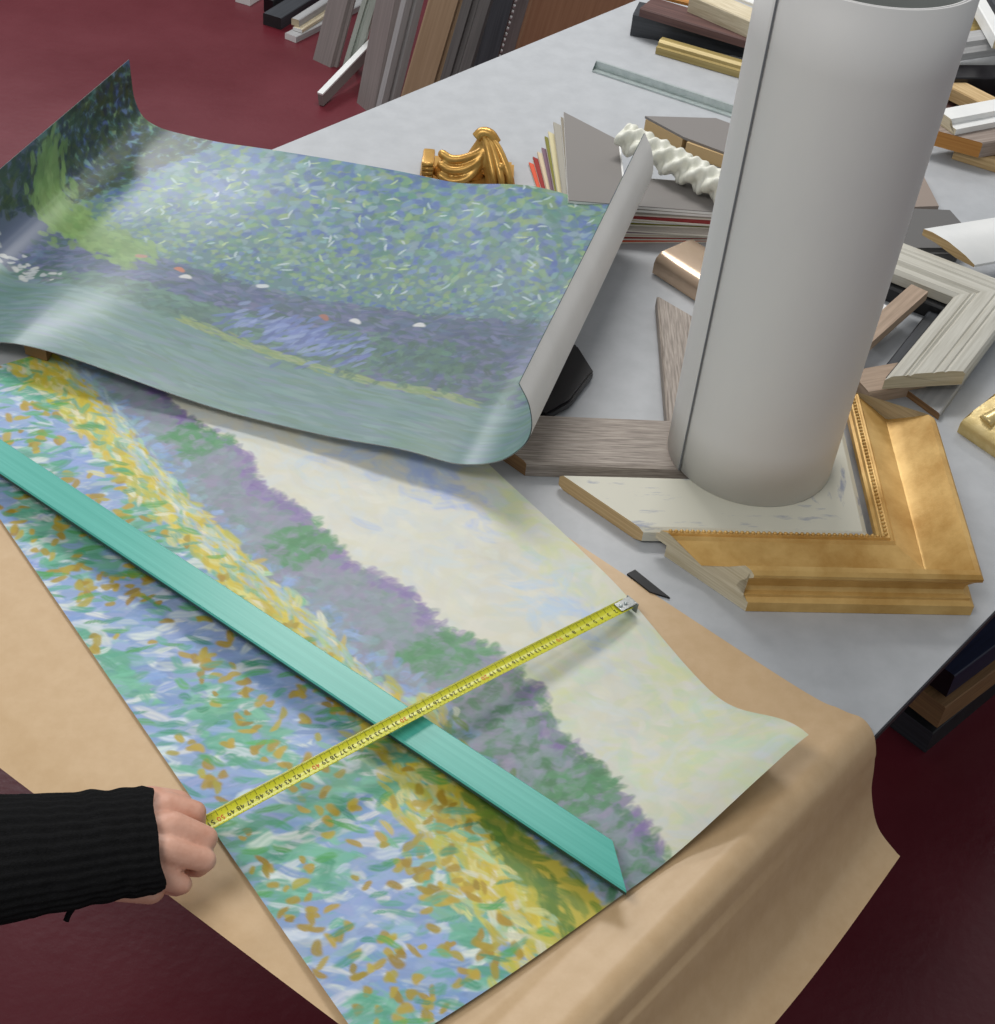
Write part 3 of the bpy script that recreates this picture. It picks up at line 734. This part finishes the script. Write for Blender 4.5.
# grey-topped corner block behind the twisted moulding
C = P(735, 133, .022)
for i, (pp, lab) in enumerate((([P(645, 117, .024), P(724, 119, .024), P(760, 135, .024), P(710, 150, .024), P(683, 137, .024)], 0), )):
    t = thing('grey_frame_corner', 'grey topped pine moulding corner behind the twisted white moulding', 'frame corner', P(690, 150, 0))
    bm = bmesh.new(); prism(bm, [P(645, 116, .026), P(684, 137, .026), P(716, 118, .026)], TZ + .022, TZ + .026); prism(bm, [P(684, 137, .026), P(735, 156, .026), P(775, 140, .026), P(716, 118, .026)], TZ + .022, TZ + .026); obj('painted_top', bm, M['grey_worn'], t)
    for q in ([P(646, 117, .026), P(683, 137, .026), P(716, 119, .026)], [P(687, 140, .026), P(735, 157, .026), P(775, 141, .026), P(717, 119, .026)]):
        bm = bmesh.new(); prism(bm, [(p.x, p.y) for p in q], TZ + .0005, TZ + .022); obj('wood_core', bm, M['raw'], t)

# aluminium angle
a = P(592, 72, 0); d = flatdir(a, P(725, 116, 0)); o_ = Vector((d.y, -d.x, 0))
if o_.y < 0: o_ = -o_
stick('aluminium_channel', 'slim aluminium channel profile lying on the bare table top', 'moulding', a, d, o_, .27, [(.0, 0), (.0, .003), (.011, .003), (.011, .016), (.015, .016), (.015, 0)], M['alu'], M['alu_shade'], auto=None)

# ------------------------------------------------------------------ gilded carved ornament behind the print
og = P(470, 181, 0); ox = flatdir(P(420, 178, 0), P(512, 186, 0)); oy = Vector((-ox.y, ox.x, 0))
def OG(x, y, z): return og + ox * x + oy * y + Z * z
orn = thing('carved_gold_ornament', 'carved gilded acanthus ornament standing behind the curled print', 'ornament', og)
bm = bmesh.new()
prism(bm, [OG(-.075, -.03, 0), OG(.065, -.03, 0), OG(.065, .05, 0), OG(-.075, .05, 0)], TZ + .0005, TZ + .012)
bmesh.ops.bevel(bm, geom=bm.edges[:], offset=.004, segments=2, affect='EDGES'); obj('base', bm, M['gold_bright'], orn, auto=.7)
def remeshed(name, bm, m, parent, vox, it):
    me = bpy.data.meshes.new(name); bm.to_mesh(me); bm.free()
    tmp = bpy.data.objects.new('cage', me); COL.objects.link(tmp)
    q = tmp.modifiers.new('r', 'REMESH'); q.mode = 'VOXEL'; q.voxel_size = vox
    q = tmp.modifiers.new('s', 'SMOOTH'); q.factor = .5; q.iterations = it
    me2 = bpy.data.meshes.new_from_object(tmp.evaluated_get(bpy.context.evaluated_depsgraph_get())); bpy.data.objects.remove(tmp)
    return link(name, me2, m, parent, smooth=True)
bm = bmesh.new()
for p, q, ra, rb in (((.045, -.02, .012), (.018, .008, .066), .022, .011), ((.030, .02, .012), (.014, .014, .066), .022, .010), ((.0, 0, .012), (.014, .01, .060), .022, .010),
                     ((-.04, -.004, .012), (.0, .0, .020), .016, .022), ((.052, -.025, .010), (.036, -.004, .050), .010, .010)):
    capsule(bm, OG(*p), OG(*q), ra, rb)
for z, yy, x1 in ((.016, -.024, .004), (.030, -.017, .008), (.043, -.008, .014)):
    pts = bez([OG(-.044, yy, z + .002), OG(-.030, yy - .004, z - .003), OG(-.010, yy - .003, z), OG(x1, yy + .004, z + .010), OG(x1 + .008, yy + .012, z + .022)], 4)
    for p, q in zip(pts, pts[1:]): capsule(bm, p, q, .0068, .0068, 10)
for v in bm.verts: v.co.z = max(v.co.z, TZ + .004)
remeshed('carved_body', bm, M['gold_bright'], orn, .0016, 3)
for dx, sg in ((-.011, 0), (.0, .004), (.012, 0)):
    bm = bmesh.new(); tube(bm, bez([OG(.050 + dx, -.046 - sg, .010), OG(.044 + dx, -.036 - sg, .034), OG(.030 + dx * .7, -.012, .062), OG(.018 + dx * .4, .004, .076)], 8), [.003 + .003 * math.sin(math.pi * i / 24) for i in range(25)], 10); obj('leaf_rib', bm, M['gold_bright'], orn, smooth=True)
bm = bmesh.new(); bmesh.ops.create_uvsphere(bm, u_segments=16, v_segments=10, radius=1, matrix=Matrix.Translation(OG(.043, -.032, .038)) @ Matrix.Diagonal((.009, .007, .014, 1))); obj('berry', bm, M['gold_bright'], orn, smooth=True)
bm = bmesh.new(); tube(bm, bez([OG(.034, .0, .066), OG(.024, .004, .077), OG(.012, .006, .078), OG(.004, .004, .070)], 6), .008, 12); obj('leaf_curl', bm, M['gold_bright'], orn, smooth=True)
bm = bmesh.new(); box(bm, OG(-.064, -.005, .022), ox, oy, Z, .018, .05, .032, .004); obj('end_block', bm, M['gold_bright'], orn, auto=.7)
for z in (.016, .023, .030, .037):
    bm = bmesh.new(); tube(bm, [OG(-.072, -.029, z), OG(-.056, -.030, z + .002)], .0033, 8); obj('reed', bm, M['gold_bright'], orn, smooth=True)

# ------------------------------------------------------------------ carved gold moulding at the right edge
ga = P(957, 432, 0); gd = flatdir(ga, P(995, 458, 0)); go = Vector((-gd.y, gd.x, 0)); go = go if go.y > 0 else -go
t = thing('carved_gold_moulding', 'carved pale gold moulding length lying at the right table edge', 'moulding', ga)
gpf = [(0, 0), (0, .014), (.004, .019), (.014, .021), (.022, .026), (.04, .030), (.062, .036), (.082, .046), (.094, .050), (.104, .046), (.110, .030), (.110, 0)]
bm = bmesh.new(); rail(bm, ga, gd, go, Z, gpf, 0, 0, .30, 0, bm, bm, 1); obj('body', bm, M['gold_pale'], t, auto=.8)
for i in range(6):
    s = .022 + i * .05
    bm = bmesh.new(); tube(bm, bez([ga + gd * s + go * .018 + Z * .023, ga + gd * (s + .004) + go * .045 + Z * .034, ga + gd * s + go * .075 + Z * .047, ga + gd * (s - .006) + go * .094 + Z * .051], 6), [.011 - .005 * k / 18 for k in range(19)], 10, squash=.7); obj('carved_leaf', bm, M['gold_pale'], t, smooth=True)
    bm = bmesh.new(); tube(bm, [ga + gd * (s + .025) + go * .02 + Z * .022, ga + gd * (s + .025) + go * .085 + Z * .046], .006, 10); obj('carved_reed', bm, M['gold_pale'], t, smooth=True)

# ------------------------------------------------------------------ right hand samples beside the roll
fl_prof = lambda w_, h_: [(0, 0), (0, h_ - .002), (.002, h_), (w_ - .002, h_), (w_, h_ - .002), (w_, 0)]
C = P(955, 293, .045); C.z = TZ + .024
gpr = [(0, .0), (0, .014), (.006, .019), (.016, .0195), (.018, .0175), (.021, .0205), (.024, .0185), (.027, .0215), (.044, .022), (.046, .0205), (.049, .0225), (.055, .0228), (.057, .021), (.060, .0228), (.066, .0225), (.075, .021), (.078, .017), (.078, 0)]
d1g = flatdir(C, P(880, 383, .045))
L_corner('grooved_frame_corner', 'cream grooved moulding corner on the pile right of the paper roll', 'frame corner', C, d1g, .245, .30, gpr, M['groove'], M['raw_pale'], side=-1)
# black corner beneath
C2 = C + Vector((-.012, -.004, 0)); C2.z = TZ + .0005
L_corner('black_frame_corner', 'black moulding corner lying beneath the cream grooved corner', 'frame corner', P(938, 322, 0), d1g, .2, .22, fl_prof(.05, .022), M['black_matt'], M['black_matt'], side=-1)
# pinkish wood block under the grooved corner's end
a = P(866, 404, 0); d = flatdir(a, P(932, 392, 0)); o_ = Vector((-d.y, d.x, 0))
stick('pink_wood_moulding', 'short pinkish bare wood moulding under the end of the grooved corner', 'moulding', a, d, o_, .088, fl_prof(.05, .018), M['raw_pink'], M['raw_pink'])
# slanting wood stick
a = P(926, 300, .03); b = P(846, 372, .012); d = (b - a).normalized(); o_ = flatdir(P(926, 300), P(936, 306)); o_ = (o_ - d * o_.dot(d)).normalized(); up = d.cross(o_); up = up if up.z > 0 else -up
stick('wooden_stick', 'bare light wood stick leaning inside the black corner beside the roll', 'moulding', a, d, -o_, (b - a).length + .05, [(0, 0), (0, .014), (.026, .014), (.026, 0)], M['raw_pink'], M['raw'], up=up)
# white wedge left of stick
a = P(872, 304, .012)
bm = bmesh.new(); prism(bm, [P(862, 312, .02), P(876, 300, .02), P(893, 309, .02), P(868, 330, .02)], TZ + .0005, TZ + .02)
tag(obj('white_offcut', bm, M['white_lacq']), 'small white moulding offcut beside the roll, behind the bare wood stick', 'offcut')
# grey strip
a = P(938, 420, 0); d = flatdir(a, P(1000, 334, 0)); o_ = Vector((-d.y, d.x, 0)); o_ = o_ if o_.x < 0 else -o_
stick('pale_grey_moulding', 'flat pale grey moulding under the grooved corner, beside the carved gold moulding', 'moulding', a, d, o_, .34, fl_prof(.055, .010), M['grey_light'], M['raw_dark'], k0=.4)
# dark strip under
a = P(893, 386, 0); d = flatdir(a, P(945, 318, 0)); o_ = Vector((-d.y, d.x, 0)); o_ = o_ if o_.x < 0 else -o_
stick('charcoal_moulding', 'narrow charcoal moulding beside the bare wood stick', 'moulding', a, d, o_, .2, fl_prof(.022, .012), M['charcoal'], M['charcoal'])
# white glossy cove
a = P(920, 241, .047); d = flatdir(a, P(1000, 228, .047)); o_ = Vector((d.y, -d.x, 0)); o_ = o_ if o_.y < 0 else -o_; a.z = TZ + .047
stick('white_cove_moulding', 'glossy white cove moulding with bare wood end, topmost right of the roll', 'moulding', a, d, o_, .3, [(0, .010), (0, .020), (.012, .0205), (.035, .017), (.06, .008), (.075, .0), (.075, -.004), (.05, -.002), (.02, .007)], M['white_lacq'], M['raw'], k0=.55)
# dark grey slab
bm = bmesh.new(); prism(bm, [P(880, 226, .03), P(905, 206, .03), P(952, 208, .03), P(968, 226, .03), P(960, 250, .03), P(890, 250, .03)], TZ + .0005, TZ + .03); bmesh.ops.bevel(bm, geom=bm.edges[:], offset=.006, segments=3, affect='EDGES')
tag(obj('dark_grey_moulding', bm, M['dark_grey'], auto=.8), 'dark grey rounded moulding piece behind the white cove moulding', 'moulding')
bm = bmesh.new(); prism(bm, [P(880, 208, .012), P(921, 171, .012), P(939, 206, .012)], TZ + .0005, TZ + .012)
tag(obj('pinkish_board_corner', bm, M['taupe2']), 'pinkish brown pointed moulding end behind the dark grey piece', 'moulding')

# pile at the upper right
def bar(name, lab, p0, p1, h, wid, th_, m, mc, away=True, ext=.3, k0=0, prof=None):
    a = P(*p0, h); d = flatdir(a, P(*p1, h)); o_ = Vector((-d.y, d.x, 0)); o_ = o_ if (o_.y > 0) == away else -o_
    a.z = TZ + h - th_
    return stick(name, lab, 'moulding', a, d, o_, (P(*p1, h) - P(*p0, h)).length + ext, prof or fl_prof(wid, th_), m, mc, k0=k0)
bar('tan_wood_moulding', 'tan wood moulding at the bottom of the right hand pile', (955, 148), (1000, 162), .020, .09, .0195, M['raw'], M['raw'])
bar('brown_capped_moulding', 'taupe moulding with orange wood end lying on the tan one', (983, 143), (1020, 137), .048, .075, .026, M['taupe2'], M['raw_orange'], k0=-.9)
bar('white_step_moulding', 'white stepped moulding on top of the taupe one in the right pile', (958, 124), (1000, 116), .068, .07, .0195, M['white_lacq'], M['raw_pale'], prof=[(0, 0), (0, .010), (.016, .010), (.017, .0195), (.05, .0195), (.05, 0)])
bar('dark_brown_moulding', 'dark brown moulding behind the white stepped one', (938, 120), (1000, 108), .03, .06, .029, M['rust'], M['rust'])
bar('curved_tan_moulding', 'tan curved moulding length in the right pile beneath a black one', (945, 84), (1000, 112), .06, .04, .022, M['raw'], M['raw'])
bar('olive_black_moulding', 'dark olive moulding behind the curved tan one', (935, 92), (1000, 96), .035, .05, .034, M['charcoal'], M['black_matt'])
bar('wide_black_moulding', 'wide black moulding in the right pile under the pale grey one', (930, 78), (1000, 78), .068, .05, .03, M['black'], M['black'])
bar('pale_pink_moulding', 'pale grey moulding with rounded pinkish front in the right pile', (958, 48), (1000, 42), .10, .05, .028, M['grey_light'], M['raw_pink'], prof=[(0, .004), (.003, .014), (.012, .02), (.016, .028), (.05, .028), (.05, 0), (.006, 0)])
bar('gold_wood_moulding', 'gold moulding wedge showing beside the top of the roll', (960, 34), (1000, 32), .085, .08, .03, M['gold_dull'], M['gold_dull'])
t_ = bar('white_slanting_moulding', 'white moulding slanting at the upper right corner of the pile', (996, 36), (972, -6), .125, .022, .022, M['white_lacq'], M['raw_pale'], away=True)
bar('slate_moulding', 'dark slate moulding beyond the slanting white one', (1008, 26), (989, -6), .12, .05, .015, M['charcoal'], M['black_matt'], away=True)

# pile at the top centre, behind the roll
bar('gold_edged_moulding', 'slim gold moulding with pink edge in front of the black one at the back', (657, 42), (740, 66), .022, .026, .0215, M['gold_dull'], M['raw'], prof=[(0, 0), (0, .012), (.006, .013), (.008, .018), (.014, .0215), (.026, .0215), (.026, 0)])
bar('black_box_moulding', 'deep black moulding length at the back of the table', (633, 14), (745, 36), .04, .06, .039, M['charcoal'], M['black_matt'])
bar('rust_brown_moulding', 'worn brown moulding lying on the deep black one', (640, 8), (760, 44), .055, .06, .015, M['rust'], M['rust'])
bar('cream_box_moulding', 'cream topped moulding crossing the pile at the back of the table', (690, -5), (748, 20), .085, .05, .03, M['raw_pale'], M['raw_pale'])
bar('white_top_moulding', 'white flat moulding at the very back beside the roll', (722, -10), (766, 8), .092, .04, .007, M['white_lacq'], M['white_lacq'])
bar('gold_brown_moulding', 'golden brown moulding behind the worn brown one', (655, -6), (720, 10), .062, .03, .007, M['raw_orange'], M['raw_orange'])

# ------------------------------------------------------------------ mouldings standing behind the table
def stand(name, lab, base, top, wid_px, depth, m, mc, ly=.15, hgt=1.15, prof=None, dirv=None, extra=None):
    """length standing on the floor at a base point, tilted so that it leads towards the line base-top."""
    b0 = P(base[0], base[1], -TZ); h = .6
    best = None
    for i in range(600):
        lx = -1 + i / 240
        q = b0 + Vector((lx, ly, 1)) * h - CAMPOS
        zz = q.dot(fw); x = CX + F_PX * q.dot(RT) / zz; y = CY - F_PX * q.dot(UP) / zz
        vx, vy = top[0] - base[0], top[1] - base[1]
        dd_ = abs(vx * (y - base[1]) - vy * (x - base[0])) / math.hypot(vx, vy)
        if best is None or dd_ < best[0]: best = (dd_, lx)
    d = Vector((best[1], ly, 1)).normalized()
    wv = (P(wid_px[0], wid_px[1], -TZ) - b0) if dirv is None else Vector(dirv)
    wl = wv.length; wv = (wv - d * wv.dot(d)).normalized()
    dv = wv.cross(d); dv = dv if dv.y > 0 else -dv
    pr = prof(wl, depth) if prof else [(0, 0), (wl, 0), (wl, depth), (0, depth)]
    t = thing(name, lab, 'moulding', b0)
    bm = bmesh.new(); c = bmesh.new()
    # foot cut level with the floor
    kw, kd = -wv.z / d.z, -dv.z / d.z
    uvl = bm.loops.layers.uv.verify()
    lo = [b0 + wv * x + dv * y + d * (kw * x + kd * y) for x, y in pr]; hi = [b0 + wv * x + dv * y + d * hgt for x, y in pr]
    va = [bm.verts.new(p) for p in lo]; vb = [bm.verts.new(p) for p in hi]; n_ = len(pr); acc = 0
    for i in range(n_):
        j = (i + 1) % n_; sg = math.hypot(pr[j][0] - pr[i][0], pr[j][1] - pr[i][1])
        f = bm.faces.new((va[i], va[j], vb[j], vb[i]))
        for lp, uv in zip(f.loops, ((0, acc), (0, acc + sg), (hgt, acc + sg), (hgt, acc))): lp[uvl].uv = uv
        acc += sg
    obj('rail', bm, m, t)
    for pts in (lo, hi):
        f = c.faces.new([c.verts.new(p) for p in pts]); bmesh.ops.triangulate(c, faces=[f])
        obj('cut_end', c, mc, t); c = bmesh.new()
    c.free()
    if extra: extra(t, b0, d, wv, dv, wl)
    return t
step = lambda w_, d_: [(0, .004), (.004, 0), (w_ * .86, 0), (w_ * .9, .012), (w_, .014), (w_, d_), (0, d_)]
ridge = lambda w_, d_: [(0, 0), (w_ * .3, 0), (w_ * .34, .012), (w_ * .5, .012), (w_ * .55, .002), (w_ * .9, .002), (w_, .014), (w_, d_), (0, d_)]
stand('grey_brown_moulding', 'wide grey brown moulding standing on the floor, leftmost of the tall row', (312, 59), (327, 0), (333, 69), .02, M['grey_plank'], M['raw_dark'], prof=step)
stand('pale_green_moulding', 'pale green and white moulding standing between the two wide grey ones', (341, 71), (362, 0), (356, 73), .02, M['green_white'], M['raw_pale'], prof=ridge)
stand('wide_grey_moulding', 'widest grey moulding standing behind the table, right of the fallen white strip', (356, 102), (375, 0), (375, 118), .02, M['grey_plank'], M['raw_dark'], prof=step)
stand('silver_grey_moulding', 'slim silver grey moulding standing right of the widest grey one', (377, 122), (406, 0), (397, 117), .02, M['grey_light'], M['raw_dark'], prof=ridge)
stand('tan_gold_moulding', 'broad tan moulding standing behind the back edge of the table', (388, 140), (428, 0), (419, 146), .02, M['gold_board'], M['raw'], prof=step)
stand('dark_ridged_moulding', 'dark grey ridged moulding standing right of the broad tan one', (420, 148), (463, 0), (447, 153), .02, M['dark_grey'], M['raw_dark'], prof=ridge)
stand('black_slim_moulding', 'slim brown black moulding standing next to the beaded one', (450, 151), (491, 0), (470, 155), .02, M['charcoal'], M['raw_dark'])
def beads(t, b0, d, wv, dv, wl):
    bm = bmesh.new()
    for i in range(70):
        bmesh.ops.create_icosphere(bm, subdivisions=1, radius=.0062, matrix=Matrix.Translation(b0 + d * (.12 + i * .0145) + wv * (wl * .12) - dv * .003))
    o = obj('bead_course', bm, M['white_lacq'], t, smooth=True); o['kind'] = 'stuff'; o['label'] = 'white pearl beading along the edge'
stand('beaded_grey_moulding', 'dark grey moulding with a white pearl bead edge standing behind the table', (473, 137), (512, 0), (490, 132), .02, M['grey_worn'], M['raw_dark'], extra=beads)
stand('brown_board', 'broad brown board standing behind the table at the right end of the row', (494, 131), (533, 0), (640, 98), .02, M['brown_board'], M['raw'])
stand('charcoal_post', 'charcoal moulding standing beyond the broad brown board', (596, 50), (611, 0), (640, 40), .04, M['charcoal'], M['raw_dark'])

# lengths lying on the floor, ends towards the camera
def floor_bar(name, lab, p0, p1, wid, th_, z, m, mc, ext=.6, rise=.0, side=1):
    a = P(*p0, -TZ + z); b = P(*p1, -TZ + z); d = flatdir(a, b); o_ = Vector((-d.y, d.x, 0)) * side
    dd_ = (d + Z * rise).normalized(); up = dd_.cross(o_); up = up if up.z > 0 else -up
    a.z = z
    return stick(name, lab, 'moulding', a, dd_, o_, (b - a).length + ext, fl_prof(wid, th_), m, mc, up=up)
floor_bar('white_floor_moulding', 'white moulding end at the far left of the floor pile', (250, 6), (272, -8), .05, .02, .0, M['white_lacq'], M['white_lacq'], .5)
floor_bar('black_floor_moulding', 'black moulding end on the floor next to the white one', (273, 14), (300, -6), .03, .04, .0, M['black_matt'], M['black'], .5)
floor_bar('slate_floor_moulding', 'broad slate moulding end lying on the red floor', (281, 30), (325, 2), .06, .035, .0, M['charcoal'], M['black_matt'], .5)
floor_bar('silver_floor_moulding', 'small silver moulding end above the cream pair on the floor', (299, 27), (322, 12), .025, .02, .03, M['grey_light'], M['raw_pale'], .4)
floor_bar('cream_floor_moulding', 'cream moulding end on the floor, upper of the two beside the grey row', (302, 33), (322, 20), .03, .010, .019, M['raw_pale'], M['white_lacq'], .4)
floor_bar('pale_floor_moulding', 'pale moulding end on the floor, lower of the two beside the grey row', (296, 43), (318, 32), .04, .018, .0, M['grey_light'], M['white_lacq'], .4)
# fallen white strip leaning
a = P(320, 94, -TZ + .038); b = P(376, 36, -TZ + .09)
d = (b - a).normalized(); o_ = d.cross(Z).normalized(); up = o_.cross(d).normalized(); up = up if up.z > 0 else -up
t = thing('fallen_white_strip', 'thin brown board with a white edge fallen against the tall grey mouldings', 'moulding', a)
bm = bmesh.new(); box(bm, (a + b) / 2, d, o_, up, (b - a).length, .017, .006, .001); obj('white_edge', bm, M['white_lacq'], t)
bm = bmesh.new(); box(bm, (a + b) / 2 - up * .0195, d, o_, up, (b - a).length, .015, .033, .001); obj('board', bm, M['grey_plank'], t)

# ------------------------------------------------------------------ lengths stored on the floor at the right of the table
def low(name, lab, p0, p1, z, wid, th_, m, mc, side=1, ext=.8):
    return floor_bar(name, lab, p0, p1, wid, th_, z, m, mc, ext, 0, side)
low('black_low_moulding', 'black moulding end on the floor under the right table edge', (925, 753), (1000, 690), .0, .10, .05, M['black_matt'], M['charcoal'])
low('brown_low_moulding', 'brown moulding lying under the navy one beside the table', (937, 728), (1000, 680), .07, .13, .05, M['raw_dark'], M['raw_dark'])
low('navy_low_moulding', 'navy blue moulding on top of the pile under the right table edge', (946, 697), (1000, 656), .13, .16, .05, M['navy'], M['black'])
